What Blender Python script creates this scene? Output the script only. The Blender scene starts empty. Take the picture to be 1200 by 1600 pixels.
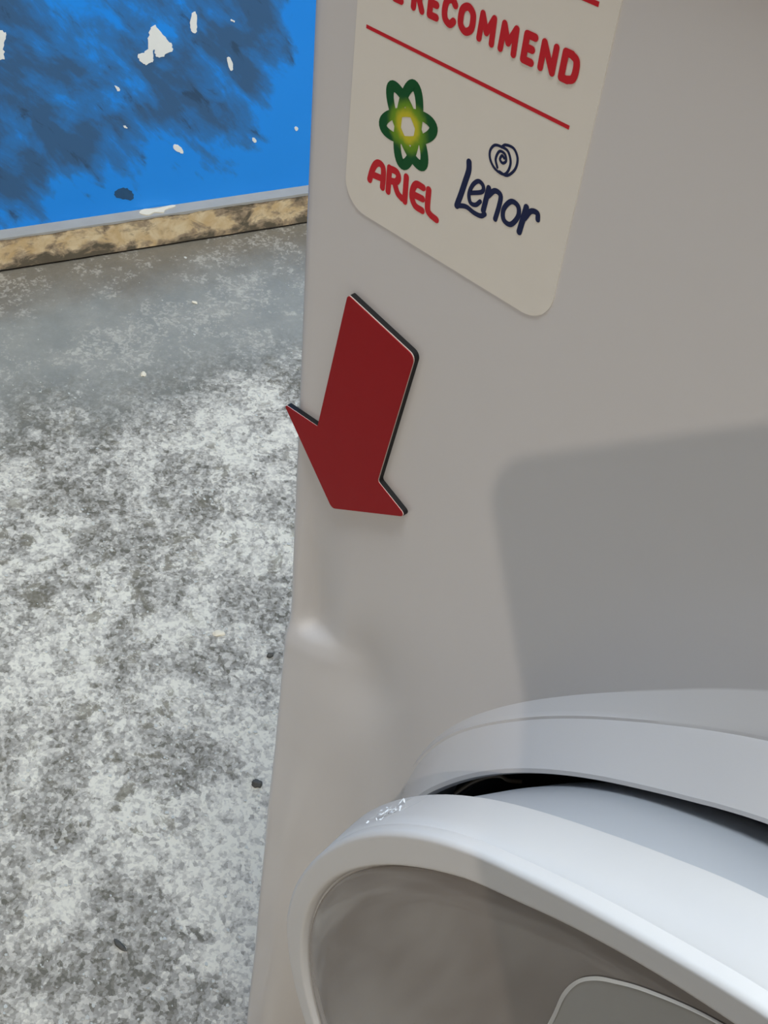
import bpy, bmesh, math, random
from mathutils import Vector, Matrix, noise

# ------------------------------------------------------------------ camera, world, light
scene = bpy.context.scene
COL = scene.collection
FPX = 1729.3
CAM = Vector((0.21234, -0.21140, 0.86578))
cam_data = bpy.data.cameras.new('camera')
cam = bpy.data.objects.new('camera', cam_data)
COL.objects.link(cam)
cam.matrix_world = Matrix(((0.696439, -0.548177, 0.463114, CAM.x),
                           (0.712496, 0.451254, -0.537326, CAM.y),
                           (0.085568, 0.704182, 0.704845, CAM.z),
                           (0, 0, 0, 1)))
cam_data.sensor_fit = 'VERTICAL'
cam_data.sensor_height = 36.0
cam_data.lens = FPX / 1600 * 36.0
cam_data.clip_start = 0.01
scene.camera = cam

world = bpy.data.worlds.new('world')
scene.world = world
world.use_nodes = True
bg = world.node_tree.nodes['Background']
bg.inputs['Color'].default_value = (1.0, 0.85, 0.71, 1)
bg.inputs['Strength'].default_value = 0.255

scene.view_settings.view_transform = 'Standard'
scene.view_settings.look = 'None'
scene.view_settings.exposure = 0.0
scene.view_settings.gamma = 1.0
scene.view_settings.use_curve_mapping = False

CEIL = 3.0
TROFFER_POWER = 25.0
BULB_POWER = 7.5


# ------------------------------------------------------------------ helpers
def lin(r, g, b):
    def f(c):
        c /= 255.0
        return c / 12.92 if c <= 0.04045 else ((c + 0.055) / 1.055) ** 2.4
    return (f(r), f(g), f(b), 1.0)


def put(name, bm, mat, parent=None, smooth=False, angle=None):
    me = bpy.data.meshes.new(name)
    bmesh.ops.recalc_face_normals(bm, faces=bm.faces)
    bm.to_mesh(me)
    bm.free()
    if smooth:
        me.polygons.foreach_set('use_smooth', [True] * len(me.polygons))
        if angle is not None:
            me.set_sharp_from_angle(angle=math.radians(angle))
    me.materials.append(mat)
    o = bpy.data.objects.new(name, me)
    COL.objects.link(o)
    if parent:
        o.parent = parent
        o.matrix_parent_inverse = parent.matrix_basis.inverted()
    return o


def empty(name, loc=(0, 0, 0)):
    o = bpy.data.objects.new(name, None)
    o.empty_display_size = 0.05
    o.location = loc
    COL.objects.link(o)
    return o


def tag(o, label=None, cat=None, group=None, kind=None):
    if label: o['label'] = label
    if cat: o['category'] = cat
    if group: o['group'] = group
    if kind: o['kind'] = kind
    return o


def box(bm, lo, hi, bev=0.0, seg=2):
    g = bmesh.ops.create_cube(bm, size=1.0)
    vs = g['verts']
    for v in vs:
        v.co = Vector(((lo[i] + hi[i]) / 2 + v.co[i] * (hi[i] - lo[i]) for i in range(3)))
    if bev > 0:
        es = list({e for v in vs for e in v.link_edges})
        bmesh.ops.bevel(bm, geom=es, offset=bev, segments=seg, profile=0.5, affect='EDGES')
    return bm


def boxobj(name, lo, hi, mat, parent=None, bev=0.0):
    bm = bmesh.new()
    box(bm, lo, hi, bev)
    return put(name, bm, mat, parent, smooth=bev > 0, angle=35)


def interp(tab, x):
    if x <= tab[0][0]: return tab[0][1]
    for (a, b), (c, d) in zip(tab, tab[1:]):
        if x <= c:
            t = (x - a) / (c - a)
            t = t * t * (3 - 2 * t) * 0.35 + t * 0.65
            return b + (d - b) * t
    return tab[-1][1]


def smooth_table(tab, half=5.0, lo=90, hi=180):
    out = []
    for i in range((hi - lo) * 2 + 1):
        a = lo + i * 0.5
        out.append((a, sum(interp(tab, min(max(a + half * k / 6, lo), hi)) for k in range(-6, 7)) / 13))
    return out


def sstep(a, b, x):
    t = max(0.0, min(1.0, (x - a) / (b - a)))
    return t * t * (3 - 2 * t)


def catmull(pts, n=8, closed=False):
    P = [Vector(p) for p in pts]
    if closed and (P[0] - P[-1]).length < 1e-6: P = P[:-1]
    m = len(P)
    out = []
    rng = range(m) if closed else range(m - 1)
    for i in rng:
        p1, p2 = P[i], P[(i + 1) % m]
        p0 = P[(i - 1) % m] if closed or i > 0 else p1 * 2 - p2
        p3 = P[(i + 2) % m] if closed or i + 2 < m else p2 * 2 - p1
        for k in range(n):
            t = k / n
            out.append(0.5 * ((2 * p1) + (p2 - p0) * t + (2 * p0 - 5 * p1 + 4 * p2 - p3) * t * t
                              + (3 * p1 - p0 - 3 * p2 + p3) * t ** 3))
    if not closed: out.append(P[-1].copy())
    return out


# ------------------------------------------------------------------ node helpers
class Mat:
    def __init__(self, name, rough=0.5, spec=0.5):
        self.m = bpy.data.materials.new(name)
        self.m.use_nodes = True
        self.t = self.m.node_tree
        self.b = self.t.nodes['Principled BSDF']
        self.b.inputs['Roughness'].default_value = rough
        self.b.inputs['Specular IOR Level'].default_value = spec

    def n(self, kind, **kw):
        nd = self.t.nodes.new(kind)
        for k, v in kw.items(): setattr(nd, k, v)
        return nd

    def set(self, sock, v):
        if hasattr(v, 'is_output') or isinstance(v, bpy.types.NodeSocket):
            self.t.links.new(v, sock)
        else:
            sock.default_value = v

    def coord(self, scale=(1, 1, 1), rot=(0, 0, 0), loc=(0, 0, 0)):
        tc = self.n('ShaderNodeTexCoord')
        mp = self.n('ShaderNodeMapping')
        mp.inputs['Scale'].default_value = scale
        mp.inputs['Rotation'].default_value = rot
        mp.inputs['Location'].default_value = loc
        self.t.links.new(tc.outputs['Object'], mp.inputs['Vector'])
        return mp.outputs['Vector']

    def noise(self, vec, scale, detail=4.0, rough=0.55, dist=0.0):
        nd = self.n('ShaderNodeTexNoise')
        nd.inputs['Scale'].default_value = scale
        nd.inputs['Detail'].default_value = detail
        nd.inputs['Roughness'].default_value = rough
        nd.inputs['Distortion'].default_value = dist
        self.t.links.new(vec, nd.inputs['Vector'])
        return nd.outputs['Fac']

    def math(self, op, a, b=0.0, clamp=False):
        nd = self.n('ShaderNodeMath', operation=op, use_clamp=clamp)
        self.set(nd.inputs[0], a)
        self.set(nd.inputs[1], b)
        return nd.outputs[0]

    def ramp(self, v, lo, hi, a=0.0, b=1.0, smooth=True):
        nd = self.n('ShaderNodeMapRange')
        if smooth: nd.interpolation_type = 'SMOOTHSTEP'
        self.set(nd.inputs['Value'], v)
        nd.inputs['From Min'].default_value = lo
        nd.inputs['From Max'].default_value = hi
        nd.inputs['To Min'].default_value = a
        nd.inputs['To Max'].default_value = b
        return nd.outputs['Result']

    def mix(self, fac, a, b):
        nd = self.n('ShaderNodeMix', data_type='RGBA')
        self.set(nd.inputs['Factor'], fac)
        self.set(nd.inputs['A'] if False else nd.inputs[6], a)
        self.set(nd.inputs[7], b)
        return nd.outputs[2]

    def sep(self, vec):
        nd = self.n('ShaderNodeSeparateXYZ')
        self.t.links.new(vec, nd.inputs[0])
        return nd.outputs

    def bump(self, h, strength, dist):
        nd = self.n('ShaderNodeBump')
        nd.inputs['Strength'].default_value = strength
        nd.inputs['Distance'].default_value = dist
        self.t.links.new(h, nd.inputs['Height'])
        self.t.links.new(nd.outputs['Normal'], self.b.inputs['Normal'])

    def color(self, c): self.set(self.b.inputs['Base Color'], c)
    def rough(self, c): self.set(self.b.inputs['Roughness'], c)


def plain(name, col, rough=0.5, spec=0.5, coat=0.0, var=0.04, scale=40.0, metal=0.0):
    M = Mat(name, rough, spec)
    v = M.coord()
    f = M.noise(v, scale, 3)
    d = tuple(c * (1 - var) for c in col[:3]) + (1,)
    u = tuple(min(1, c * (1 + var)) for c in col[:3]) + (1,)
    M.color(M.mix(f, d, u))
    M.b.inputs['Coat Weight'].default_value = coat
    M.b.inputs['Coat Roughness'].default_value = 0.12
    M.b.inputs['Metallic'].default_value = metal
    return M.m


# ------------------------------------------------------------------ materials
def enamel_mat():
    M = Mat('white_enamel', 0.34, 0.5)
    v = M.coord()
    f = M.noise(v, 9, 3)
    g = M.noise(v, 900, 2)
    c = M.mix(f, (0.685, 0.648, 0.618, 1), (0.715, 0.678, 0.648, 1))
    M.color(c)
    M.rough(M.ramp(f, 0.3, 0.7, 0.20, 0.26))
    M.bump(g, 0.03, 0.0005)
    return M.m


def warm(r, g, b):
    return lin(r, g * 0.972, b * 0.93)


def floor_mat():
    M = Mat('worn_concrete', 0.6, 0.35)
    v = M.coord()
    x, y, z = M.sep(v)[0:3]
    # distance from the blue wall (metres)
    dist = M.math('ADD', M.math('MULTIPLY', x, 0.9406), M.math('MULTIPLY', y, -0.3395))
    dist = M.math('ADD', dist, 1.0748)
    wob = M.noise(v, 7, 4)
    dist = M.math('ADD', dist, M.math('MULTIPLY', M.math('SUBTRACT', wob, 0.5), 0.22))
    big = M.noise(v, 4.2, 5, 0.6)
    mid = M.noise(v, 19, 6, 0.65)
    fine = M.noise(v, 125, 6, 0.62, 0.6)
    tiny = M.noise(v, 420, 3, 0.6)
    def cells(scale, loc):
        wv = M.coord(loc=loc)
        nz = M.n('ShaderNodeTexNoise')
        nz.inputs['Scale'].default_value = scale * 0.9
        nz.inputs['Detail'].default_value = 3
        M.t.links.new(wv, nz.inputs['Vector'])
        ad = M.n('ShaderNodeVectorMath', operation='MULTIPLY_ADD')
        M.t.links.new(nz.outputs['Color'], ad.inputs[0])
        ad.inputs[1].default_value = (1.1 / scale,) * 3
        M.t.links.new(wv, ad.inputs[2])
        vo = M.n('ShaderNodeTexVoronoi')
        vo.voronoi_dimensions = '2D'
        vo.inputs['Scale'].default_value = scale
        M.t.links.new(ad.outputs[0], vo.inputs['Vector'])
        return M.sep(vo.outputs['Color'])[0]
    c1 = cells(105, (0, 0, 0))
    c2 = cells(210, (4, 2, 0))
    c3 = cells(430, (1, 5, 0))
    patch = M.ramp(M.noise(v, 11, 5, 0.62, 0.5), 0.42, 0.58)
    val = M.math('ADD', M.math('MULTIPLY', M.math('SUBTRACT', c1, 0.5), 0.26), M.math('MULTIPLY', M.math('SUBTRACT', c2, 0.5), 0.52))
    val = M.math('ADD', val, M.math('MULTIPLY', M.math('SUBTRACT', c3, 0.5), 0.40))
    val = M.math('ADD', val, M.math('MULTIPLY', M.math('SUBTRACT', patch, 0.5), 0.42))
    val = M.math('ADD', val, M.math('MULTIPLY', M.math('SUBTRACT', mid, 0.5), 0.6))
    val = M.math('ADD', val, M.math('MULTIPLY', M.math('SUBTRACT', big, 0.5), 0.5))
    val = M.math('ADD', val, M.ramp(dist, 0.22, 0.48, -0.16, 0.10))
    val = M.math('ADD', val, 0.5)
    white = M.ramp(val, 0.52, 0.60)
    cr = M.n('ShaderNodeValToRGB')
    el = cr.color_ramp.elements
    el[0].position, el[0].color = 0.02, warm(100, 97, 87)
    el[1].position, el[1].color = 1.0, warm(212, 211, 202)
    for p_, c_ in ((0.17, warm(122, 119, 110)), (0.32, warm(143, 141, 135)), (0.50, warm(158, 156, 150)), (0.57, warm(174, 172, 166)), (0.76, warm(189, 187, 181))):
        e_ = el.new(p_)
        e_.color = c_
    M.t.links.new(val, cr.inputs['Fac'])
    col = cr.outputs['Color']
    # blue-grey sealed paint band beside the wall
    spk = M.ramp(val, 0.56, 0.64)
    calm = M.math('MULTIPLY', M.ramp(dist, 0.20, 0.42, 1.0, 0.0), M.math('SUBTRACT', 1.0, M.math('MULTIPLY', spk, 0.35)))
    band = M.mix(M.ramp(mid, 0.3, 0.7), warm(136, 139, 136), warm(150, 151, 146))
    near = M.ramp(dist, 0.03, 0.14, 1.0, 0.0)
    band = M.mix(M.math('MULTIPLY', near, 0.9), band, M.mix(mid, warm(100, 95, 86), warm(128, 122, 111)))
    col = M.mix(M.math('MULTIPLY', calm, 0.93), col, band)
    # olive grime
    gr = M.noise(M.coord(loc=(3.1, 1.7, 0)), 42, 6, 0.7, 0.4)
    gb = M.noise(M.coord(loc=(9.1, 4.7, 0)), 5.5, 3, 0.5)
    gm = M.math('MULTIPLY', M.ramp(gr, 0.54, 0.62), M.ramp(gb, 0.42, 0.60))
    gm = M.math('MULTIPLY', gm, M.ramp(dist, 0.2, 0.35))
    col = M.mix(M.math('MULTIPLY', gm, 0.7), col, warm(98, 93, 76))
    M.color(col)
    h = M.math('ADD', M.math('MULTIPLY', white, 0.6), M.math('MULTIPLY', fine, 0.8))
    M.bump(h, 0.35, 0.002)
    M.rough(M.ramp(white, 0, 1, 0.5, 0.72))
    return M.m


def wall_mat():
    # object space: x along the wall, z up
    M = Mat('scuffed_blue_paint', 0.42, 0.4)
    v = M.coord()
    x, y, z = M.sep(v)[0:3]
    rotv = M.coord(rot=(0, math.radians(40), 0))
    mp2 = M.n('ShaderNodeMapping')
    mp2.inputs['Scale'].default_value = (1.0, 1.0, 0.34)
    M.t.links.new(rotv, mp2.inputs['Vector'])
    stroke = mp2.outputs['Vector']
    wide = M.noise(M.coord(loc=(2.2, 0.4, 1.0)), 9, 4, 0.6, 0.3)
    a = M.noise(stroke, 17, 7, 0.62, 0.6)
    b = M.noise(stroke, 46, 5, 0.65, 0.4)
    c = M.noise(v, 5.0, 3, 0.5)
    # smears thicken upwards and away from the foot of the wall
    up = M.math('SUBTRACT', z, M.math('MULTIPLY', x, 0.26))
    zz = M.math('ADD', up, M.math('MULTIPLY', M.math('SUBTRACT', c, 0.5), 0.30))
    dens = M.ramp(zz, 0.02, 0.15)
    fade = M.ramp(x, 0.36, 0.44, 0.0, 0.20)
    s = M.math('ADD', M.math('MULTIPLY', a, 0.55), M.math('MULTIPLY', b, 0.25))
    s = M.math('ADD', s, M.math('MULTIPLY', wide, 0.35))
    s = M.math('SUBTRACT', M.math('ADD', s, M.math('MULTIPLY', dens, 0.17)), fade)
    m1 = M.ramp(s, 0.625, 0.715)
    m2 = M.ramp(s, 0.705, 0.80)
    m3 = M.ramp(b, 0.60, 0.70)
    blue = M.mix(c, lin(24, 138, 232), lin(38, 150, 242))
    col = M.mix(M.math('MULTIPLY', m1, 0.68), blue, lin(58, 104, 146))
    col = M.mix(M.math('MULTIPLY', m2, 0.66), col, lin(62, 84, 104))
    col = M.mix(M.math('MULTIPLY', M.math('MULTIPLY', m3, m1), 0.6), col, lin(46, 66, 86))
    M.color(col)
    M.bump(b, 0.08, 0.001)
    return M.m


def kerb_mat():
    M = Mat('stained_bare_plaster', 0.75, 0.3)
    v = M.coord(scale=(1, 1, 1.6))
    x, y, z = M.sep(M.coord())[0:3]
    a = M.noise(v, 24, 6, 0.62, 0.7)
    b = M.noise(v, 75, 4, 0.6)
    c = M.noise(M.coord(loc=(5, 2, 1)), 42, 5, 0.6, 0.5)
    base = M.mix(M.ramp(c, 0.3, 0.7), lin(206, 174, 126), lin(230, 208, 168))
    base = M.mix(M.math('MULTIPLY', M.ramp(b, 0.5, 0.68), 0.5), base, lin(176, 146, 110))
    low = M.ramp(z, 0.002, 0.024, 0.17, 0.0)
    hi = M.ramp(z, 0.040, 0.048, 0.0, 0.06)
    st = M.math('ADD', M.math('ADD', M.math('ADD', a, M.math('MULTIPLY', b, 0.3)), low), hi)
    s1 = M.ramp(st, 0.62, 0.74)
    s2 = M.ramp(st, 0.72, 0.84)
    col = M.mix(M.math('MULTIPLY', s1, 0.75), base, M.mix(c, lin(130, 116, 98), lin(154, 130, 108)))
    col = M.mix(M.math('MULTIPLY', s2, 0.8), col, lin(78, 74, 62))
    M.color(col)
    M.bump(a, 0.3, 0.003)
    return M.m


def star_mat():
    M = Mat('green_star_ink', 0.5, 0.3)
    v = M.coord()
    x, y, z = M.sep(v)[0:3]
    d = M.math('SQRT', M.math('ADD', M.math('MULTIPLY', x, x), M.math('MULTIPLY', z, z)))
    f = M.math('ADD', M.math('MULTIPLY', d, 1000.0), M.math('MULTIPLY', M.math('SUBTRACT', M.noise(v, 260, 2), 0.5), 2.5))
    c1 = M.mix(M.ramp(f, 3.2, 5.6), lin(206, 196, 44), lin(112, 154, 30))
    c2 = M.mix(M.ramp(f, 5.4, 8.4), c1, lin(12, 84, 38))
    M.color(c2)
    return M.m


ENAMEL = enamel_mat()
PLASTIC = plain('white_door_plastic', (0.70, 0.685, 0.67, 1), 0.32, 0.5, var=0.015)
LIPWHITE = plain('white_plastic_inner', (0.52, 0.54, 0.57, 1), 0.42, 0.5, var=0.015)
PANE = plain('smoked_door_pane', (0.225, 0.19, 0.165, 1), 0.12, 0.6, var=0.05, scale=14)
RUBBER = plain('dark_rubber', lin(34, 40, 44), 0.6, 0.3)
DARK = plain('dark_cavity', lin(24, 28, 30), 0.8, 0.2)
WIRE = plain('dull_brass_wire', lin(120, 104, 84), 0.4, 0.5)
STICK = plain('cream_sticker', (0.84, 0.78, 0.68, 1), 0.55, 0.35, var=0.02, scale=90)
RED_INK = plain('red_ink', lin(206, 34, 44), 0.5, 0.3, var=0.06, scale=500)
NAVY_INK = plain('navy_ink', lin(24, 34, 74), 0.5, 0.3, var=0.06, scale=500)
STAR_INK = star_mat()
ARROW_RED = plain('red_magnet_sheet', lin(158, 12, 20), 0.55, 0.25, var=0.03, scale=120)
MAGNET = plain('black_magnet', lin(26, 24, 24), 0.6, 0.3)
CORE = plain('pale_sheet_edge', lin(205, 185, 175), 0.6, 0.3)
FLOORM = floor_mat()
WALLM = wall_mat()
KERBM = kerb_mat()
KERBTOP = plain('grey_painted_ledge', lin(162, 158, 150), 0.6, 0.3, var=0.14, scale=30)
PLASTER = plain('bare_white_plaster', lin(240, 238, 230), 0.7, 0.3, var=0.04, scale=60)
SCUFF = plain('black_scuff', lin(48, 84, 118), 0.7, 0.2, var=0.25, scale=90)
STONE = plain('dark_stone', lin(88, 86, 80), 0.85, 0.2, var=0.4, scale=160)
FLAKE = plain('pale_flake', lin(222, 210, 186), 0.7, 0.2, var=0.08, scale=200)
CEILM = plain('ceiling_paint', (0.7, 0.7, 0.69, 1), 0.8, 0.2)
LAMPWHITE = plain('lamp_housing', (0.8, 0.8, 0.8, 1), 0.5, 0.3)
STEEL = plain('grey_steel', lin(130, 132, 134), 0.4, 0.5, metal=0.7)
BLACKP = plain('black_plastic', lin(28, 28, 30), 0.5, 0.4)
FILM = Mat('clear_film', 0.28, 0.5)
FILM.color((0.34, 0.325, 0.30, 1))
FILM = FILM.m
FILM_EDGE = plain('film_edge', lin(225, 218, 206), 0.3, 0.6)


def glow(name, col, s):
    M = Mat(name)
    M.color(col)
    M.b.inputs['Emission Color'].default_value = col
    M.b.inputs['Emission Strength'].default_value = s
    return M.m


DIFFUSER = glow('lamp_diffuser', (0.90, 0.96, 1.0, 1), 4.0)
BULBGLOW = glow('bulb_glow', (1.0, 0.95, 0.88, 1), 20.0)

# ------------------------------------------------------------------ setting
WDIR = Vector((0.339492, 0.940609, 0))
WN = Vector((0.940609, -0.339492, 0))
W0 = Vector((-1.030717, 0.371913, 0))
WROT = math.atan2(WDIR.y, WDIR.x)
KERB_H, KERB_D = 0.0506, 0.020


def wallframe(o):
    o.location = W0
    o.rotation_euler = (0, 0, WROT)


# floor
bm = bmesh.new()
vs = [bm.verts.new(p) for p in ((-2.4, -3.6, 0), (3.6, -3.6, 0), (3.6, 3.4, 0), (-0.2, 3.4, 0))]
bm.faces.new(vs)
tag(put('floor', bm, FLOORM), 'worn grey concrete floor with white flaking patches', kind='structure')

# blue wall (local x along the wall, local -y into the room, z up)
bm = bmesh.new()
box(bm, (-4.2, 0.0, 0), (3.4, 0.12, CEIL))
wall = put('wall_left', bm, WALLM)
wallframe(wall)
tag(wall, 'bright blue painted wall with dark scuffs and chips', kind='structure')


def wallpoly(name, pts, mat, parent, thick=0.0006, y=0.0, jag=0.0, seed=0):
    """thin flat patch on the wall, pts in millimetres (along wall, up)"""
    rnd = random.Random(seed)
    P = catmull([Vector((a / 1000, b / 1000)) for a, b in pts], 4, True)
    bm = bmesh.new()
    ring = [(p.x + rnd.uniform(-jag, jag), p.y + rnd.uniform(-jag, jag)) for p in P]
    f = [bm.verts.new((a, y - thick, b)) for a, b in ring]
    k = [bm.verts.new((a, y + 0.0005, b)) for a, b in ring]
    face = bm.faces.new(f)
    for i in range(len(f)):
        j = (i + 1) % len(f)
        bm.faces.new((f[i], k[i], k[j], f[j]))
    bm.normal_update()
    bmesh.ops.triangulate(bm, faces=[face])
    o = put(name, bm, mat)
    o.parent = parent
    return o


CHIPS = [[[236.7, 299.9], [246.1, 287.6], [255.7, 275.1], [257.0, 266.6], [248.1, 262.3], [241.1, 259.6], [236.0, 261.8], [234.8, 270.3], [232.0, 268.9], [232.3, 257.1], [225.1, 252.7], [218.3, 253.3], [212.1, 262.4], [215.9, 267.1], [224.6, 269.6], [226.9, 279.4], [229.4, 292.4]], [[284.9, 310.6], [290.1, 310.9], [290.6, 297.0], [289.2, 286.5], [284.0, 288.3], [281.6, 296.1]], [[329.1, 249.4], [333.5, 250.8], [337.0, 241.7], [337.3, 233.8], [332.6, 235.7]], [[180.6, 229.1], [184.5, 227.6], [186.9, 222.9], [183.4, 222.5]], [[187.5, 175.7], [190.5, 174.2], [192.1, 171.5], [188.3, 172.3]], [[252.4, 139.4], [258.0, 139.4], [264.7, 132.8], [264.8, 126.2], [258.6, 129.0], [253.9, 132.7]], [[364.0, 135.4], [367.9, 134.9], [370.7, 129.8], [366.8, 128.7]], [[426.5, 143.2], [429.7, 144.4], [432.2, 140.9], [429.1, 138.2]], [[42.7, 310.1], [51.8, 309.9], [57.5, 307.2], [58.1, 301.0], [52.7, 292.0], [51.8, 277.8], [46.4, 274.8], [37.8, 279.1]], [[335.6, 299.3], [340.5, 296.9], [339.4, 295.6], [335.5, 297.3]]]
for i, c in enumerate(CHIPS):
    wallpoly('paint_chip', c, PLASTER, wall, jag=0.0013 if i in (0, 8) else 0.0005, seed=i)
wallpoly('scuff_mark', [[169.9, 84.8], [182.8, 86.8], [192.1, 78.6], [191.3, 68.2], [178.7, 71.4], [168.1, 77.1]], SCUFF, wall, 0.0004, jag=0.001, seed=20)

# ledge at the foot of the wall: stained face, grey top
bm = bmesh.new()
NX = 600
rows = []
rnd = random.Random(3)
for i in range(NX + 1):
    x = -1.4 + 3.0 * i / NX
    e = noise.noise(Vector((x * 60, 0.3, 0))) * 0.0012 + noise.noise(Vector((x * 14, 5.3, 0))) * 0.0012
    g = noise.noise(Vector((x * 40, 9.3, 0))) * 0.0010
    rows.append([bm.verts.new((x, -KERB_D + g * 0.5, 0.0035)), bm.verts.new((x, -KERB_D + g, 0.025)),
                 bm.verts.new((x, -KERB_D, KERB_H - 0.003 + e)), bm.verts.new((x, -0.001, KERB_H - 0.003))])
for a, b in zip(rows, rows[1:]):
    for k in range(3): bm.faces.new((a[k], b[k], b[k + 1], a[k + 1]))
kerb = put('baseboard_left', bm, KERBM, smooth=True, angle=40)
wallframe(kerb)
tag(kerb, 'low tan ledge with dark stains along the foot of blue wall', kind='structure')
bm = bmesh.new()
rows = []
for i in range(NX + 1):
    x = -1.4 + 3.0 * i / NX
    e = noise.noise(Vector((x * 60, 0.3, 0))) * 0.0012 + noise.noise(Vector((x * 14, 5.3, 0))) * 0.0012
    w = noise.noise(Vector((x * 30, 2.3, 4))) * 0.0012
    rows.append([bm.verts.new((x, -KERB_D - 0.0006 + w, KERB_H - 0.0032 + e)), bm.verts.new((x, -KERB_D - 0.0004 + w, KERB_H)),
                 bm.verts.new((x, 0.0005, KERB_H + 0.0006)), bm.verts.new((x, 0.0005, KERB_H - 0.0032))])
for a, b in zip(rows, rows[1:]):
    for k in range(3): bm.faces.new((a[k], b[k], b[k + 1], a[k + 1]))
o = put('ledge_top', bm, KERBTOP, smooth=True, angle=40)
o.parent = kerb
bm = bmesh.new()
P = catmull([Vector(p) for p in ((0.197, -0.009), (0.206, -0.001), (0.222, -0.004), (0.246, -0.001), (0.249, -0.006), (0.234, -0.010), (0.229, -0.0165), (0.217, -0.013), (0.207, -0.0175))], 4, True)
t = [bm.verts.new((p.x, p.y, KERB_H + 0.0014)) for p in P]
b_ = [bm.verts.new((p.x, p.y, KERB_H - 0.001)) for p in P]
fc = bm.faces.new(t)
for i in range(len(t)):
    j = (i + 1) % len(t)
    bm.faces.new((t[i], b_[i], b_[j], t[j]))
bm.normal_update()
bmesh.ops.triangulate(bm, faces=[fc])
o = put('plaster_patch', bm, FLAKE)
o.parent = kerb

# far wall and ceiling of the store room
bm = bmesh.new()
box(bm, (-0.3, 3.4, 0), (3.6, 3.52, CEIL))
tag(put('wall_back', bm, plain('back_wall_paint', lin(170, 176, 178), 0.7, 0.3, var=0.08, scale=3)), 'pale grey wall at the back of the store room', kind='structure')
bm = bmesh.new()
box(bm, (-3.2, -3.6, CEIL), (3.6, 3.52, CEIL + 0.1))
tag(put('ceiling', bm, CEILM), 'plain pale ceiling of the store room', kind='structure')

where = ['over the machine', 'in front of the machine', 'towards the open side', 'at the back of the room']
for (lx, ly, pw), w in zip(((0.38, 0.36, 1.4), (0.42, -0.34, 1.5), (2.0, 0.9, 0.5), (0.6, 2.4, 0.6)), where):
    t = empty('ceiling_light', (lx, ly, CEIL))
    tag(t, 'white flat ceiling light panel ' + w, 'lamp', 'ceiling light panels')
    boxobj('lamp_housing', (lx - 0.62, ly - 0.27, CEIL - 0.05), (lx + 0.62, ly + 0.27, CEIL), LAMPWHITE, t, 0.004)
    boxobj('diffuser', (lx - 0.60, ly - 0.25, CEIL - 0.056), (lx + 0.60, ly + 0.25, CEIL - 0.05), DIFFUSER, t)
    ld = bpy.data.lights.new('light_panel', 'AREA')
    ld.shape = 'RECTANGLE'
    ld.size, ld.size_y = 1.18, 0.48
    ld.energy = TROFFER_POWER * pw
    ld.color = (0.87, 0.95, 1.0)
    lo = bpy.data.objects.new('light_panel', ld)
    COL.objects.link(lo)
    lo.location = (lx, ly, CEIL - 0.06)

# bare bulb in front of the machine: gives the crisp shadow on the panel
BULB = Vector((0.0611 + 0.309 * 2.52, -2.52, 0.6424 + 0.90 * 2.52))
t = empty('bulb_lamp', (BULB.x, BULB.y, CEIL))
tag(t, 'small bare bulb on a ceiling holder in front of machine', 'lamp')
bm = bmesh.new()
bmesh.ops.create_cone(bm, cap_ends=True, segments=24, radius1=0.022, radius2=0.03, depth=0.04, matrix=Matrix.Translation((BULB.x, BULB.y, CEIL - 0.02)))
put('bulb_holder', bm, LAMPWHITE, t, True, 40)
bm = bmesh.new()
bmesh.ops.create_uvsphere(bm, u_segments=20, v_segments=12, radius=0.022, matrix=Matrix.Translation(BULB + Vector((0, 0, 0.012))))
put('bulb', bm, BULBGLOW, t, True)
ld = bpy.data.lights.new('bulb_light', 'SPOT')
ld.energy = BULB_POWER * 10
ld.spot_size = math.radians(100)
ld.spot_blend = 0.4
ld.shadow_soft_size = 0.022
ld.color = (1.0, 0.89, 0.77)
lo = bpy.data.objects.new('bulb_light', ld)
COL.objects.link(lo)
lo.location = BULB + Vector((0, 0.03, -0.03))
lo.rotation_euler = (Vector((0.1, 0, 0.6)) - lo.location).to_track_quat('-Z', 'Y').to_euler()

# ------------------------------------------------------------------ washing machine
XL, XR, ZB, ZT = -0.0199, 0.5725, 0.030, 0.806
CX, CZ = 0.2763, 0.4248
wm = empty('washing_machine', (CX, 0.27, 0.0))
tag(wm, 'white front-loading washing machine with a dented front corner', 'washing machine')

EDGE = [(0.0, 0.0285), (0.0545, 0.0261), (0.196, 0.0177), (0.3206, 0.0114), (0.3955, 0.0066), (0.432, 0.0049), (0.469, 0.0030), (0.483, 0.0004), (0.490, 0.0)]


def dent(x, z):
    """how far the crushed sheet stands forward (+) or back (-) of the flat front"""
    k = 0.42 * min(max(0.0, x + 0.0199), 0.06)
    zc = 0.4835 + k                                  # crease line
    e = interp(EDGE, z - k)
    d = e * (1 - sstep(-0.004, 0.040, x))
    into = sstep(0.590, 0.486, z - k) ** 1.3 * sstep(zc - 0.0065, zc + 0.002, z)
    d -= 0.0056 * into * sstep(-0.0146, -0.0045, x) * (1 - sstep(-0.008, 0.018, x))
    gx, gz = (x - 0.031) / 0.017, (z - 0.487 - 0.3 * (x - 0.03)) / 0.030
    d -= 0.0036 * math.exp(-gx * gx - gz * gz)
    gx, gz = (x - 0.052) / 0.018, (z - 0.43) / 0.05
    d -= 0.0016 * math.exp(-gx * gx - gz * gz)
    return d


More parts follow.
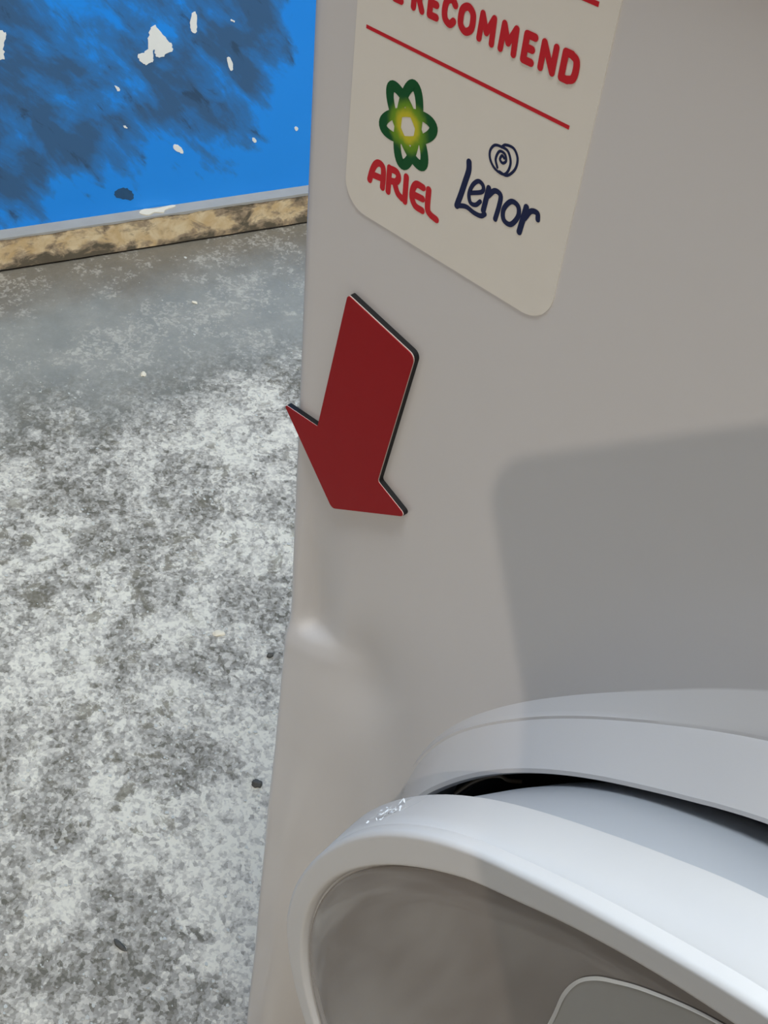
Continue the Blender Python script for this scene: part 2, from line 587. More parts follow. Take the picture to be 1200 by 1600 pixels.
T5 = [(-180, .2155), (90, .2400), (110, .2390), (116.8, .2310), (122.3, .2244), (129.1, .2184), (137.6, .2148), (146.6, .2139), (153, .2146), (160, .2153), (167, .2163), (180, .2163)]
T6 = [(-180, .2140), (90, .2240), (110, .2225), (116.4, .2184), (122, .2145), (127.1, .2119), (132.9, .2102), (142.1, .2097), (147.8, .2103), (154.1, .2122), (160, .2132), (180, .2140)]
T4 = [(-180, .2036), (90, .2085), (108, .2080), (114.3, .2068), (116.9, .2045), (123.3, .2015), (130.7, .2006), (139, .2003), (148, .2007), (153.3, .2011), (159.3, .2022), (163.8, .2036), (180, .2036)]


T4, T5, T6 = smooth_table(T4), smooth_table(T5, 4), smooth_table(T6)


def ang(th):
    """fold the right half onto the left half, degrees in 90..270 -> table angle"""
    a = math.degrees(th) % 360
    if a < 90: a = 180 - a
    if a > 270: a = 540 - a
    if a > 180: a = 360 - a if a < 250 else 110 + (270 - a)
    return max(90, a)


def collar(th, r):
    a = ang(th)
    r4, r6, r5 = interp(T4, a), interp(T6, a), interp(T5, a)
    if r >= r5: return 0.0
    if r >= r6:
        t = (r5 - r) / (r5 - r6)
        return 0.0056 * t
    t = (r6 - r) / (r6 - r4)
    return 0.0050 + (0.020 - 0.0050) * t


RC = 0.006
bm = bmesh.new()
# border of the flat area (inset by RC), rounded corners handled by normals
border = []
x0, x1, z0, z1 = XL + RC, XR - RC, ZB + RC, ZT - RC
def seg(ax, az, bx, bz, nx, nz, step):
    n = max(2, int(math.hypot(bx - ax, bz - az) / step))
    for i in range(n + 1):
        t = i / n
        border.append((ax + (bx - ax) * t, az + (bz - az) * t, nx, nz))
seg(x0, z1, x0, z0, -1, 0, 0.0025)
seg(x0, z0, x1, z0, 0, -1, 0.008)
seg(x1, z0, x1, z1, 1, 0, 0.008)
seg(x1, z1, x0, z1, 0, 1, 0.005)
rowsv = []
NB = len(border)
for (bx, bz, nx, nz) in border:
    th = math.atan2(bz - CZ, bx - CX)
    R = math.hypot(bx - CX, bz - CZ)
    a = ang(th)
    r4, r6, r5 = interp(T4, a), interp(T6, a), interp(T5, a)
    c, s = math.cos(th), math.sin(th)
    row = []
    def add(r, d):
        x, z = CX + c * r, CZ + s * r
        row.append(bm.verts.new((x, -d - dent(x, z), z)))
    # inner return of the opening lip
    for r, d in ((r4 - 0.0045, -0.035), (r4 - 0.0042, 0.010), (r4 - 0.0034, 0.0180), (r4 - 0.0016, 0.0202)):
        row.append(bm.verts.new((CX + c * r, -d, CZ + s * r)))
    for k in range(7): add(r4 + (r6 - r4) * k / 7, collar(th, r4 + (r6 - r4) * k / 7))
    add(r6 - 0.0005, 0.0058)
    add(r6 - 0.0001, 0.0052)
    add(r6 + 0.0009, 0.0051)
    add(r6 + 0.0012, collar(th, r6 + 0.0012))
    for k in (1, 2, 3, 4, 4.8, 5):
        r = r6 + 0.0012 + (r5 - r6 - 0.0012) * k / 5
        add(r, collar(th, r))
    add(r5 + 0.0004, 0.0)
    add(r5 + 0.0014, 0.0)
    N2 = 44
    for k in range(1, N2 + 1):
        t = k / N2
        add(r5 + 0.0012 + (R - r5 - 0.0012) * t, 0.0)
    for k in range(1, 6):
        ph = math.pi / 2 * k / 5
        x, z = bx + nx * RC * math.sin(ph), bz + nz * RC * math.sin(ph)
        row.append(bm.verts.new((x, RC * (1 - math.cos(ph)) - dent(bx, bz), z)))
    row.append(bm.verts.new((bx + nx * RC, 0.030, bz + nz * RC)))
    rowsv.append(row)
for i in range(NB):
    a, b = rowsv[i], rowsv[(i + 1) % NB]
    for k in range(len(a) - 1):
        bm.faces.new((a[k], a[k + 1], b[k + 1], b[k]))
bmesh.ops.remove_doubles(bm, verts=bm.verts, dist=0.00001)
front = put('front_panel', bm, ENAMEL, wm, True, 38)

boxobj('side_panel', (XL, 0.0302, ZB), (XL + 0.012, 0.54, 0.86), ENAMEL, wm)
boxobj('side_panel', (XR - 0.012, 0.0302, ZB), (XR, 0.54, 0.86), ENAMEL, wm)
boxobj('back_panel', (XL + 0.0122, 0.528, ZB), (XR - 0.0122, 0.54, 0.86), ENAMEL, wm)
boxobj('worktop', (XL - 0.002, -0.004, 0.8602), (XR + 0.002, 0.545, 0.890), ENAMEL, wm, 0.004)
boxobj('base_tray', (XL + 0.0122, 0.0302, ZB), (XR - 0.0122, 0.5278, ZB + 0.02), ENAMEL, wm)
cp = boxobj('control_panel', (XL, 0.0, 0.8062), (XR, 0.030, 0.860), PLASTIC, wm, 0.003)
boxobj('detergent_drawer', (XL + 0.012, -0.006, 0.812), (XL + 0.17, 0.0, 0.855), PLASTIC, cp, 0.002)
bm = bmesh.new()
bmesh.ops.create_cone(bm, cap_ends=True, segments=40, radius1=0.021, radius2=0.019, depth=0.02, matrix=Matrix.Translation((CX, -0.010, 0.833)) @ Matrix.Rotation(math.pi / 2, 4, 'X'))
put('program_knob', bm, PLASTIC, cp, True, 40)
for fx in (XL + 0.05, XR - 0.05):
    for fy in (0.07, 0.49):
        bm = bmesh.new()
        bmesh.ops.create_cone(bm, cap_ends=True, segments=20, radius1=0.022, radius2=0.016, depth=ZB, matrix=Matrix.Translation((fx, fy, ZB / 2)))
        put('foot', bm, BLACKP, wm, True, 40)


def revolve(name, prof, mat, parent, n=240, rfun=None, closed=False, angle=30):
    """prof: list of (radius, depth forward) about the door axis; rfun(i, theta) adds to the radius"""
    bm = bmesh.new()
    rings = []
    for i in range(n):
        th = 2 * math.pi * i / n
        rr = []
        for k, (r, d) in enumerate(prof):
            q = r + (rfun(k, th) if rfun and r > 0.02 else 0)
            rr.append(bm.verts.new((CX + math.cos(th) * q, -d, CZ + math.sin(th) * q)))
        rings.append(rr)
    m = len(prof)
    for i in range(n):
        a, b = rings[i], rings[(i + 1) % n]
        for k in range(m if closed else m - 1):
            l = (k + 1) % m
            bm.faces.new((a[k], a[l], b[l], b[k]))
    if not closed and prof[-1][0] < 1e-6:
        bmesh.ops.remove_doubles(bm, verts=bm.verts, dist=1e-6)
    return put(name, bm, mat, parent, True, angle)


# rubber gasket in the opening and the tub behind it
revolve('gasket', [(0.199, -0.012), (0.1965, -0.006), (0.192, -0.004), (0.186, -0.010), (0.180, -0.024), (0.172, -0.034), (0.160, -0.036), (0.158, -0.045), (0.205, -0.045), (0.203, -0.02)], RUBBER, wm, 160, closed=True, angle=60)
revolve('drum_back', [(0.2045, -0.046), (0.150, -0.12), (0.0, -0.125)], DARK, wm, 96)
bm = bmesh.new()
pts = catmull([Vector(p) for p in ((0.0874, -0.001, 0.4714), (0.0921, -0.001, 0.4841), (0.0981, -0.001, 0.4967), (0.1042, -0.001, 0.5055), (0.1080, -0.001, 0.5072), (0.1120, 0.002, 0.5078))], 6)
rings = []
for i, p in enumerate(pts):
    tdir = (pts[min(i + 1, len(pts) - 1)] - pts[max(i - 1, 0)]).normalized()
    u = tdir.cross(Vector((0, 1, 0))).normalized()
    w = tdir.cross(u)
    rings.append([bm.verts.new(p + (u * math.cos(2 * math.pi * k / 8) + w * math.sin(2 * math.pi * k / 8)) * 0.0008) for k in range(8)])
for a, b in zip(rings, rings[1:]):
    for k in range(8): bm.faces.new((a[k], a[(k + 1) % 8], b[(k + 1) % 8], b[k]))
put('retaining_wire', bm, WIRE, wm, True)

# door
TR = [(90, .2095), (106, .2098), (113, .2085), (118.5, .2087), (124.6, .2096), (131.6, .2121), (136, .2126), (141.6, .2124), (147.5, .2114), (154.8, .2098), (161.5, .2090), (168, .2091), (180, .2098)]
TB = [(90, .2160), (109.6, .2150), (114.3, .2122), (119.9, .2101), (126.4, .2092), (131, .2097), (140, .2102), (155, .2104), (180, .2104)]
TR, TB = smooth_table(TR, 2.5), smooth_table(TB, 4)
PROF = [(0.196, 0.0480), (0.2085, 0.0480), (0.2099, 0.0485), (0.2102, 0.0496), (0.2102, 0.0560), (0.2102, 0.0620), (0.2101, 0.0664), (0.2096, 0.0672), (0.2098, 0.0680), (0.2100, 0.0704), (0.2097, 0.0715),
        (0.2089, 0.0721), (0.2085, 0.0723), (0.2078, 0.0723), (0.2012, 0.0723), (0.2004, 0.0723), (0.1997, 0.0721), (0.1992, 0.0714), (0.1980, 0.0690), (0.190, 0.0660), (0.190, 0.0480)]


def ring_r(k, th):
    a = ang(th)
    dr, db = interp(TR, a) - 0.2096, interp(TB, a) - 0.2102
    d = PROF[k][1]
    t = sstep(0.050, 0.0700, d)
    if k in (0, 19, 20): return 0.0
    if k >= 14: return -0.0012 * (1 - sstep(126, 134, a)) + 0.0006 * sstep(126, 134, a)
    return db * (1 - t) + dr * t


door = revolve('door', PROF, PLASTIC, wm, 300, ring_r, closed=True, angle=40)
pane = revolve('door_pane', [(0.1978, 0.0660), (0.1978, 0.0698), (0.1966, 0.0705), (0.185, 0.0709), (0.15, 0.0718), (0.10, 0.0727), (0.05, 0.0733), (0.0, 0.0735)], PANE, door, 200, angle=40)
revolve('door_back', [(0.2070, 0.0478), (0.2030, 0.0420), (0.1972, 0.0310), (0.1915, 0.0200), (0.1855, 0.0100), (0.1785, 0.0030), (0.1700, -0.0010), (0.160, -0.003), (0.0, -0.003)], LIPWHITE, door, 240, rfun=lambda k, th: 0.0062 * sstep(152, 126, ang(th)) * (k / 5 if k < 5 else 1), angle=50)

# label film on the pane, with a pale edge
def panez(x, z):
    r = math.hypot(x - CX, z - CZ)
    return interp([(0, 0.0735), (0.05, 0.0733), (0.10, 0.0727), (0.15, 0.0718), (0.185, 0.0709), (0.1966, 0.0705)], r)
film_pts = [(0.1790, 0.520), (0.1792, 0.545), (0.1789, 0.5603), (0.1803, 0.5718), (0.1836, 0.5800), (0.1881, 0.5863), (0.1957, 0.5946), (0.2092, 0.6051), (0.225, 0.6125), (0.243, 0.6165)]
FP = catmull([Vector(p) for p in film_pts], 6)
bm = bmesh.new()
far = [Vector((0.2763, 0.6051)), Vector((0.2763, 0.52))]
inner = [Vector((0.2763 - (0.2763 - p.x) * 0.0, p.y)) for p in FP]
M_ = 10
grid = []
for p in FP:
    e = Vector((0.262, p.y * 0.4 + 0.52 * 0.6))
    grid.append([bm.verts.new((p.x + (e.x - p.x) * k / M_, -panez(p.x + (e.x - p.x) * k / M_, p.y + (e.y - p.y) * k / M_) - 0.0006, p.y + (e.y - p.y) * k / M_)) for k in range(M_ + 1)])
for a, b in zip(grid, grid[1:]):
    for k in range(M_): bm.faces.new((a[k], a[k + 1], b[k + 1], b[k]))
put('pane_film', bm, FILM, door, True)
bm = bmesh.new()
prev = None
for i, p in enumerate(FP):
    tdir = (FP[min(i + 1, len(FP) - 1)] - FP[max(i - 1, 0)]).normalized()
    nn = Vector((-tdir.y, tdir.x))
    w = 0.0007 - 0.00035 * sstep(0.45, 0.9, i / len(FP)) + 0.0004 * sstep(0.35, 0.2, i / len(FP))
    a, b = p - nn * w * 0.2, p + nn * w
    q = [bm.verts.new((a.x, -panez(a.x, a.y) - 0.0009, a.y)), bm.verts.new((b.x, -panez(b.x, b.y) - 0.0003, b.y))]
    if prev: bm.faces.new((prev[0], q[0], q[1], prev[1]))
    prev = q
put('film_edge', bm, FILM_EDGE, door)

# torn scrap of clear wrap stuck on the rim of the door, with a straight edge line
def rim(th, d, out=0.0003):
    a = ang(th)
    t = sstep(0.050, 0.070, d)
    r = interp(TB, a) * (1 - t) + (interp(TR, a) + 0.0006) * t + out
    return Vector((CX + math.cos(th) * r, -d, CZ + math.sin(th) * r))
SHINY = plain('crinkled_wrap', (0.95, 0.97, 0.97, 1), 0.12, 0.9, var=0.02)
bm = bmesh.new()
rnd = random.Random(11)
for i in range(46):
    th = math.radians(rnd.gauss(146.8, 0.8))
    d = min(0.068, max(0.0495, rnd.gauss(0.0590, 0.0032)))
    c = rim(th, d, rnd.uniform(0.0001, 0.0016))
    L, Wd, an = rnd.uniform(0.0005, 0.0016), rnd.uniform(0.0002, 0.0005), rnd.uniform(0, 6.28)
    n_ = Vector((math.cos(th), 0, math.sin(th)))
    u = Vector((-math.sin(th), 0, math.cos(th)))
    w = Vector((0, -1, 0))
    e1 = (u * math.cos(an) + w * math.sin(an) + n_ * rnd.uniform(-0.4, 0.4)) * L
    e2 = (w * math.cos(an) - u * math.sin(an) + n_ * rnd.uniform(-0.6, 0.6)) * Wd
    vs = [bm.verts.new(c + s) for s in (-e1 - e2 * 0.5, e1 * 0.7 - e2, e1 + e2 * 0.4, -e1 * 0.6 + e2)]
    bm.faces.new(vs)
put('wrap_scrap', bm, SHINY, door)['label'] = 'torn glinting scrap of clear wrap'
bm = bmesh.new()
prev = None
for i in range(15):
    t = i / 14
    th = math.radians(144.8 + (143.6 - 144.8) * t)
    d = 0.0640 + (0.0495 - 0.0640) * t
    a, b = rim(th - 0.0009, d, 0.0003), rim(th + 0.0009, d, 0.0003)
    q = [bm.verts.new(a), bm.verts.new(b)]
    if prev: bm.faces.new((prev[0], q[0], q[1], prev[1]))
    prev = q
put('wrap_edge', bm, SHINY, door)

# ------------------------------------------------------------------ sticker with print
def mm(p, y): return Vector((p[0] / 1000, y, p[1] / 1000))


def slab(name, outline, y_front, y_back, mat, parent, bev=0.0):
    bm = bmesh.new()
    f = [bm.verts.new(mm(p, y_front)) for p in outline]
    k = [bm.verts.new(mm(p, y_back)) for p in outline]
    f1 = bm.faces.new(f)
    f2 = bm.faces.new(list(reversed(k)))
    for i in range(len(f)):
        j = (i + 1) % len(f)
        bm.faces.new((f[i], k[i], k[j], f[j]))
    bm.normal_update()
    bmesh.ops.triangulate(bm, faces=[f1, f2])
    return put(name, bm, mat, parent)


def rounded(pts, radii, n=8):
    out = []
    m = len(pts)
    for i in range(m):
        p0, p1, p2 = Vector(pts[i - 1]), Vector(pts[i]), Vector(pts[(i + 1) % m])
        r = radii[i] if isinstance(radii, (list, tuple)) else radii
        if r <= 0:
            out.append(p1)
            continue
        u, v = (p0 - p1).normalized(), (p2 - p1).normalized()
        al = u.angle(v) / 2
        t = min(r / math.tan(al), (p0 - p1).length * 0.45, (p2 - p1).length * 0.45)
        rr = t * math.tan(al)
        a, b = p1 + u * t, p1 + v * t
        c = p1 + (u + v).normalized() * (rr / math.sin(al))
        a0 = math.atan2(a.y - c.y, a.x - c.x)
        a1 = math.atan2(b.y - c.y, b.x - c.x)
        da = (a1 - a0 + math.pi) % (2 * math.pi) - math.pi
        for k in range(n + 1):
            an = a0 + da * k / n
            out.append(Vector((c.x + rr * math.cos(an), c.y + rr * math.sin(an))))
    return out


ST_X0, ST_X1, ST_Z0, ST_Z1 = -0.1, 79.3, 696.6, 797.0
YS = -0.00025
sticker = empty('brand_sticker', (0.039, 0, 0.70))
tag(sticker, 'cream rectangular sticker with red RECOMMEND text and two logos', 'sticker')
slab('sticker_sheet', rounded([(ST_X0, ST_Z0), (ST_X1, ST_Z0), (ST_X1, ST_Z1), (ST_X0, ST_Z1)], 9.0, 10), YS, 0.00002, STICK, sticker)


class Ink:
    def __init__(self):
        self.bm = bmesh.new()
        self.k = 0

    def stroke(self, pts, w, closed=False, cap=True, wf=None):
        """flat ribbon through pts (mm) of width w (mm) with round ends"""
        y = YS - 0.00006 - 0.0000015 * self.k
        self.k += 1
        P = [Vector(p) for p in pts]
        m = len(P)
        L, Rr = [], []
        for i, p in enumerate(P):
            a = P[(i - 1) % m] if closed or i > 0 else p
            b = P[(i + 1) % m] if closed or i < m - 1 else p
            d1 = (p - a).normalized() if (p - a).length > 1e-9 else (b - p).normalized()
            d2 = (b - p).normalized() if (b - p).length > 1e-9 else d1
            t = (d1 + d2)
            t = t.normalized() if t.length > 1e-6 else d1
            nrm = Vector((-t.y, t.x))
            ww = (w if wf is None else w * wf(i / max(1, m - 1))) / 2
            k = ww / max(0.72, nrm.dot(Vector((-d1.y, d1.x))))
            L.append(p + nrm * k)
            Rr.append(p - nrm * k)
        lv = [self.bm.verts.new(mm(p, y)) for p in L]
        rv = [self.bm.verts.new(mm(p, y)) for p in Rr]
        for i in range(m if closed else m - 1):
            j = (i + 1) % m
            self.bm.faces.new((lv[i], lv[j], rv[j], rv[i]))
        if cap and not closed:
            for p, ws in ((P[0], 0.0), (P[-1], 1.0)):
                ww = (w if wf is None else w * wf(ws)) / 2
                y2 = YS - 0.00006 - 0.0000015 * self.k
                self.k += 1
                self.bm.faces.new([self.bm.verts.new(mm((p[0] + ww * math.cos(2 * math.pi * q / 14), p[1] + ww * math.sin(2 * math.pi * q / 14)), y2)) for q in range(14)])

    def put(self, name, mat, parent):
        return put(name, self.bm, mat, parent)


def glyph(ch, x0, x1, zb, zt, w):
    """skeleton strokes of a bold rounded capital filling x0..x1, zb..zt"""
    h = w / 2
    a, b, c, d = x0 + h, x1 - h, zb + h, zt - h
    mx, mz = (a + b) / 2, (c + d) / 2
    if ch == 'E': return [[(b, d), (a, d), (a, c), (b, c)], [(a, mz), (b - 0.3, mz)]]
    if ch == 'R': return [[(a, c), (a, d), (mx, d)], catmull([(mx - .2, d), (b - .25, d - .45), (b - .05, d - 1.4), (b - .5, d - 2.4), (mx - .2, mz - .2), (a, mz - .2)], 4), [(mx, mz - .2), (b, c)]]
    if ch == 'C': return [catmull([(b, d - 1.0), (mx + .5, d), (a + .5, d - .8), (a, mz), (a + .5, c + .8), (mx + .5, c), (b, c + 1.0)], 5)]
    if ch == 'O': return [catmull([(mx, d), (b - .35, d - 1.0), (b, mz), (b - .35, c + 1.0), (mx, c), (a + .35, c + 1.0), (a, mz), (a + .35, d - 1.0), (mx, d)], 5, True)]
    if ch == 'M': return [[(a, c), (a + .2, d), (mx, c + 2.0), (b - .2, d), (b, c)]]
    if ch == 'N': return [[(a, c), (a, d), (b, c), (b, d)]]
    if ch == 'D': return [[(mx, d), (a, d), (a, c), (mx, c)], catmull([(mx - .2, d), (b - .4, d - .8), (b, mz), (b - .4, c + .8), (mx - .2, c)], 5)]
    if ch == 'W': return [[(a, d), (a + (b - a) * .25, c), (mx, d - .6), (a + (b - a) * .75, c), (b, d)]]


ink = Ink()
for ch, x0, x1 in (('W', 3.6, 11.6), ('E', 12.3, 16.5), ('R', 19.0, 23.8), ('E', 24.6, 28.8), ('C', 29.4, 34.5), ('O', 34.8, 40.6), ('M', 41.3, 47.2),
                   ('M', 48.2, 54.2), ('E', 55.4, 59.7), ('N', 60.7, 66.1), ('D', 67.0, 72.5)):
    for st in glyph(ch, x0, x1, 759.3, 767.0, 1.85):
        if len(st) <= 5:
            for p, q in zip(st, st[1:]): ink.stroke([p, q], 1.85 if ch not in 'MN' else 1.7)
        else:
            ink.stroke(st, 1.85, closed=(ch == 'O'))
ink.put('red_lettering', RED_INK, sticker)['label'] = 'bold red lettering WE RECOMMEND'
ink = Ink()
ink.stroke([(3.9, 750.0), (73.0, 750.0)], 1.0, cap=False)
ink.put('red_rule', RED_INK, sticker)
ink = Ink()
ink.stroke([(3.9, 778.4), (73.8, 778.4)], 1.15, cap=False)
ink.put('red_rule', RED_INK, sticker)

ARIEL = [[[9.77, 708.48], [10.42, 711.43], [11.46, 713.85], [12.85, 714.95], [14.5, 714.45], [15.03, 711.98], [15.03, 708.4]], [[10.83, 710.52], [14.83, 711.0]], [[17.11, 715.34], [17.36, 708.23]], [[17.12, 715.19], [19.84, 715.37], [20.87, 714.04], [20.05, 712.42], [17.78, 711.73]], [[19.46, 711.99], [21.09, 709.43], [22.91, 708.6]], [[23.76, 715.54], [24.11, 708.23]], [[30.32, 715.26], [27.84, 715.17], [26.68, 713.29], [26.64, 710.66], [28.19, 708.73], [30.94, 708.53]], [[26.93, 711.71], [30.54, 711.96]], [[32.43, 715.58], [32.79, 710.22], [34.01, 708.82], [36.47, 708.34]]]
ink = Ink()
for st in ARIEL:
    ink.stroke(catmull(st, 5) if len(st) > 2 else st, 2.05)
ink.put('red_logo_word', RED_INK, sticker)['label'] = 'red logo word ARIEL'

LENOR = [[[44.87, 729.15], [45.18, 726.88], [44.59, 723.57], [43.8, 719.5], [43.14, 716.67], [42.94, 715.62]], [[42.93, 715.68], [46.05, 716.82], [49.04, 716.42], [51.5, 716.64], [52.69, 717.74]], [[46.88, 721.22], [50.56, 723.21], [50.7, 724.95], [48.97, 725.54], [47.24, 723.69], [46.47, 720.72], [47.37, 718.64], [49.16, 718.78], [50.55, 720.42]], [[52.6, 725.2], [52.01, 718.45]], [[52.75, 722.98], [54.61, 725.36], [56.69, 725.1], [56.89, 722.45], [56.34, 718.0]], [[60.38, 724.98], [62.79, 724.75], [63.38, 722.13], [61.54, 718.93], [59.08, 719.16], [58.48, 721.96], [60.38, 724.98]], [[65.38, 725.66], [64.63, 718.25]], [[65.47, 722.51], [66.97, 725.29], [68.99, 725.7], [69.54, 724.16]]]
LW = [1.85, 1.4, 1.25, 1.7, 1.5, 1.45, 1.8, 1.5]
ink = Ink()
for st, w in zip(LENOR, LW):
    cl = st[0] == st[-1]
    ink.stroke(catmull(st, 6, cl) if len(st) > 2 else st, w, closed=cl)
ink.put('navy_logo_word', NAVY_INK, sticker)['label'] = 'navy logo word Lenor'
SPIRAL = [[[54.43, 737.33], [55.63, 738.4], [58.26, 738.52], [59.94, 736.54], [59.72, 733.57], [57.61, 730.97], [55.08, 730.94]], [[57.69, 732.24], [58.01, 734.84], [56.62, 737.11], [54.42, 737.38], [52.19, 736.89], [51.05, 734.88], [51.62, 732.66], [53.6, 731.03], [56.39, 730.78], [57.69, 732.24]], [[54.18, 731.72], [53.23, 733.65], [54.0, 736.0], [55.79, 736.04], [56.55, 734.5], [55.61, 733.51], [54.59, 734.09], [55.05, 735.3], [55.85, 734.92]]]
ink = Ink()
for st in SPIRAL:
    cl = st[0] == st[-1]
    ink.stroke(catmull(st, 6, cl), 0.75, closed=cl)
ink.put('navy_spiral', NAVY_INK, sticker)

# green star of three crossing oval loops; mesh centred on its own origin so the colour runs out from the middle
SC = Vector((22.3, 729.6))
AX = [((14.54, 738.67), (29.59, 720.57)), ((23.04, 742.09), (21.68, 717.58)), ((12.25, 725.86), (32.18, 733.3))]
ink = Ink()
for a, b in AX:
    a, b = Vector(a), Vector(b)
    c = (a + b) / 2
    u = (b - a) / 2
    L = u.length - 0.9
    u.normalize()
    v = Vector((-u.y, u.x))
    pts = [c - SC + u * L * math.cos(q / 48 * 2 * math.pi) + v * 3.7 * math.sin(q / 48 * 2 * math.pi) for q in range(48)]
    ink.stroke(pts, 2.25, closed=True, wf=lambda t: 1.0 + 0.35 * abs(math.cos(2 * math.pi * t)))
star = ink.put('green_star', STAR_INK, sticker)
star.location = star.location + Vector((SC.x / 1000, 0, SC.y / 1000))

# ------------------------------------------------------------------ red arrow magnet
arrow_pts = [(6.6, 668.6), (37.2, 662.6), (27.8, 603.2), (42.6, 597.2), (6.6, 573.6), (-21.9, 605.6), (-3.7, 606.9)]
rad = [1.2, 2.6, 1.2, 1.4, 2.2, 0.8, 0.8]
arrow = empty('arrow_magnet', (0.01, 0, 0.574))
tag(arrow, 'red arrow-shaped magnet pointing down at the dented corner', 'magnet')
OUT = rounded(arrow_pts, rad, 6)
slab('magnet_backing', OUT, -0.0021, -0.00005, MAGNET, arrow)
ctr = Vector((12, 625))
slab('sheet_core', OUT, -0.0024, -0.0021, CORE, arrow)
slab('red_face', rounded([tuple(Vector(p) + (ctr - Vector(p)).normalized() * 0.25) for p in arrow_pts], rad, 6), -0.00265, -0.0024, ARROW_RED, arrow)

# ------------------------------------------------------------------ bits on the floor
def rock(name, x, y, sx, sy, sz, rot, mat, seed, label, cat):
    bm = bmesh.new()
    bmesh.ops.create_icosphere(bm, subdivisions=3, radius=1.0)
    for v in bm.verts:
        p = v.co.copy()
        k = 1 + 0.35 * noise.noise(p * 1.3 + Vector((seed, 0, 0))) + 0.2 * noise.noise(p * 3.1 + Vector((0, seed, 0)))
        v.co = Vector((p.x * k * sx, p.y * k * sy, max(-0.55, p.z * k) * sz))
    lo = min(v.co.z for v in bm.verts)
    for v in bm.verts: v.co.z -= lo
    o = put(name, bm, mat, None, True, 50)
    o.location = (x, y, 0.0)
    o.rotation_euler = (0, 0, rot)
    tag(o, label, cat)
    return o


rock('stone', -0.1856, 0.1241, 0.0048, 0.0034, 0.0032, 0.5, STONE, 1.0, 'small dark stone on the floor close beside the machine edge', 'stone')
rock('pebble', -0.286, 0.2243, 0.0034, 0.0026, 0.0024, 1.2, STONE, 4.0, 'tiny dark pebble on floor beside the dented part of machine', 'stone')
rock('splinter', -0.1457, -0.0466, 0.0065, 0.0022, 0.0018, 0.15, STONE, 7.0, 'dark elongated splinter lying on floor at the lower left', 'debris')
rock('paint_flake', -0.3396, 0.204, 0.0060, 0.0038, 0.0015, 0.9, FLAKE, 9.0, 'pale cream flake on floor left of the dent', 'debris')
rock('paint_flake', -0.7171, 0.3856, 0.0052, 0.0034, 0.0013, -0.5, FLAKE, 12.0, 'bright white flake near the middle of the grey floor', 'debris')
rock('paint_flake', -0.8006, 0.5279, 0.0042, 0.0026, 0.0012, 0.3, FLAKE, 15.0, 'small white flake on blue-grey floor nearest the blue wall', 'debris')

# loose grit: thousands of tiny flakes
bm = bmesh.new()
rnd = random.Random(5)
cnt = 0
while cnt < 4200:
    x, y = rnd.uniform(-1.05, 0.05), rnd.uniform(-0.35, 0.80)
    dist = (Vector((x, y, 0)) - W0).dot(WN)
    if dist < 0.03 or (x > -0.03 and y > -0.02): continue
    dens = 0.05 + 0.95 * sstep(0.22, 0.5, dist + 0.2 * noise.noise(Vector((x * 6, y * 6, 0))))
    dens *= 0.35 + 0.65 * sstep(-0.2, 0.3, noise.noise(Vector((x * 14, y * 14, 3))))
    if rnd.random() > dens: continue
    cnt += 1
    s = rnd.choice((0.0005, 0.0006, 0.0008, 0.001, 0.0014)) * rnd.uniform(0.7, 1.3)
    n_ = rnd.choice((4, 5, 5, 6))
    a0 = rnd.uniform(0, 6.28)
    z0, tx, ty = 0.0003, rnd.uniform(-0.25, 0.25), rnd.uniform(-0.25, 0.25)
    vs = []
    for k in range(n_):
        r = s * rnd.uniform(0.6, 1.3)
        an = a0 + 2 * math.pi * k / n_
        dx, dy = r * math.cos(an) * 1.3, r * math.sin(an)
        vs.append((x + dx, y + dy, max(0.0002, 0.0006 + dx * tx + dy * ty)))
    t = [bm.verts.new(v) for v in vs]
    b_ = [bm.verts.new((v[0], v[1], -0.0002)) for v in vs]
    bm.faces.new(t)
    for k in range(n_): bm.faces.new((t[k], b_[k], b_[(k + 1) % n_], t[(k + 1) % n_]))
g = put('grit', bm, plain('pale_grit', lin(186, 184, 174), 0.6, 0.4, var=0.25, scale=700))
tag(g, 'loose pale grit and paint crumbs scattered over the floor', 'grit', kind='stuff')

# ------------------------------------------------------------------ unseen slab and stand added behind the viewpoint to cast the panel shadow
RX, RY, RZ = (Vector(c) for c in zip((0.696439, -0.548177, 0.463114), (0.712496, 0.451254, -0.537326), (0.085568, 0.704182, 0.704845)))
tb = empty('shadow_slab', CAM + RZ * 0.006)
tag(tb, 'unseen dark slab added to cast the shadow on the machine front', 'shadow_slab')


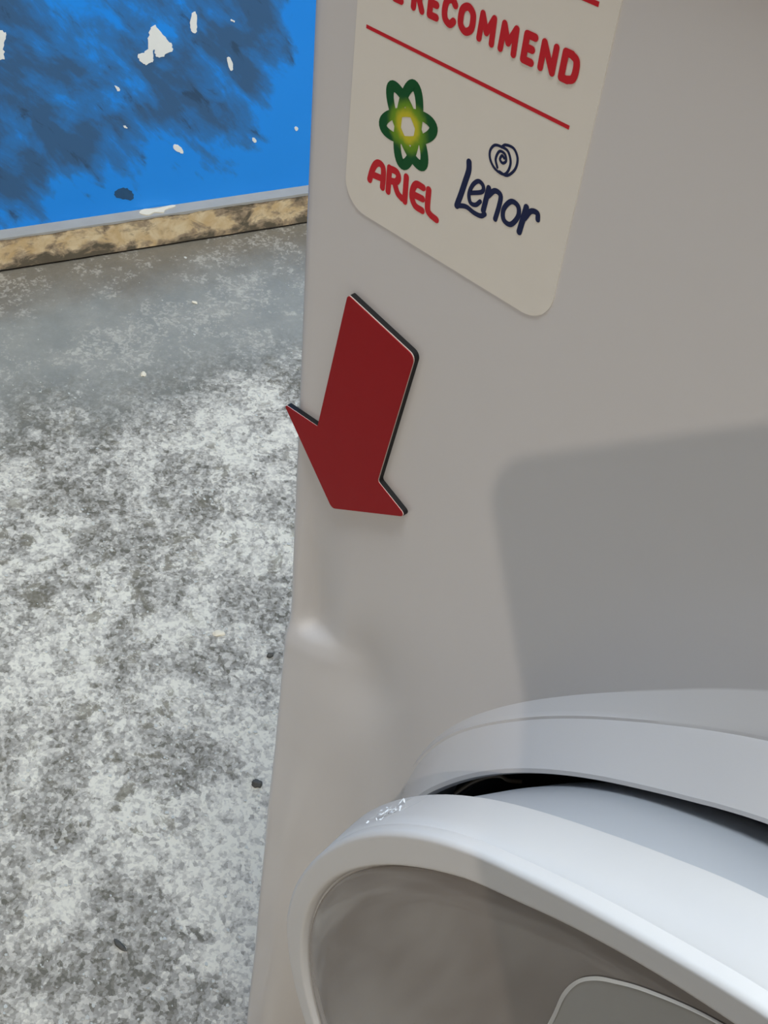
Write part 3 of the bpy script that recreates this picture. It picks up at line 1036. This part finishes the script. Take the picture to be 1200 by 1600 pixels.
def tabpoly(name, x0, x1, y0, y1, r, z0, z1, mat, parent):
    out = rounded([(x0, y0), (x1, y0), (x1, y1), (x0, y1)], r, 8)
    bm = bmesh.new()
    f = [bm.verts.new(CAM + RX * p.x + RY * p.y + RZ * z0) for p in out]
    k = [bm.verts.new(CAM + RX * p.x + RY * p.y + RZ * z1) for p in out]
    bm.faces.new(f)
    bm.faces.new(list(reversed(k)))
    for i in range(len(f)):
        j = (i + 1) % len(f)
        bm.faces.new((f[i], k[i], k[j], f[j]))
    return put(name, bm, mat, parent)


TX, TY = RX.copy(), RY.copy()
ROT = math.radians(3.0)
RX, RY = TX * math.cos(ROT) + TY * math.sin(ROT), TY * math.cos(ROT) - TX * math.sin(ROT)
TC = Vector((-0.086 * math.cos(ROT) + 0.024 * math.sin(ROT), 0.024 * math.cos(ROT) + 0.086 * math.sin(ROT))) + Vector((0.006, -0.0055))
tabpoly('slab_body', TC.x, TC.x + 0.165, TC.y - 0.235, TC.y, 0.014, 0.006, 0.014, BLACKP, tb)  # stands in for a hand-held device, outline shaped for its shadow
tabpoly('slab_face', TC.x + 0.006, TC.x + 0.159, TC.y - 0.225, TC.y - 0.010, 0.004, 0.0141, 0.0146, plain('dark_slab_face', lin(16, 18, 22), 0.15, 0.6), tb)
st = empty('added_stand', (0.42, -0.50, 0))  # invented stand, only there to carry the added slab
tag(st, 'unseen thin grey stand added to hold up the shadow-casting slab', 'stand')
bm = bmesh.new()
bmesh.ops.create_cone(bm, cap_ends=True, segments=40, radius1=0.14, radius2=0.135, depth=0.014, matrix=Matrix.Translation((0.42, -0.50, 0.007)))
put('stand_base', bm, STEEL, st, True, 40)


def rod(name, a, b, r, mat, parent):
    a, b = Vector(a), Vector(b)
    d = b - a
    bm = bmesh.new()
    bmesh.ops.create_cone(bm, cap_ends=True, segments=16, radius1=r, radius2=r, depth=d.length,
                          matrix=Matrix.Translation((a + b) / 2) @ d.to_track_quat('Z', 'Y').to_matrix().to_4x4())
    return put(name, bm, mat, parent, True, 40)


hold = CAM + RX * -0.01 + RY * -0.10 + RZ * 0.0175
rod('pole', (0.42, -0.50, 0.014), (0.42, -0.50, 0.86), 0.011, STEEL, st)
rod('arm', (0.42, -0.50, 0.85), hold, 0.008, STEEL, st)
tabpoly('clamp', -0.04, 0.02, -0.13, -0.07, 0.01, 0.0148, 0.0200, BLACKP, st)
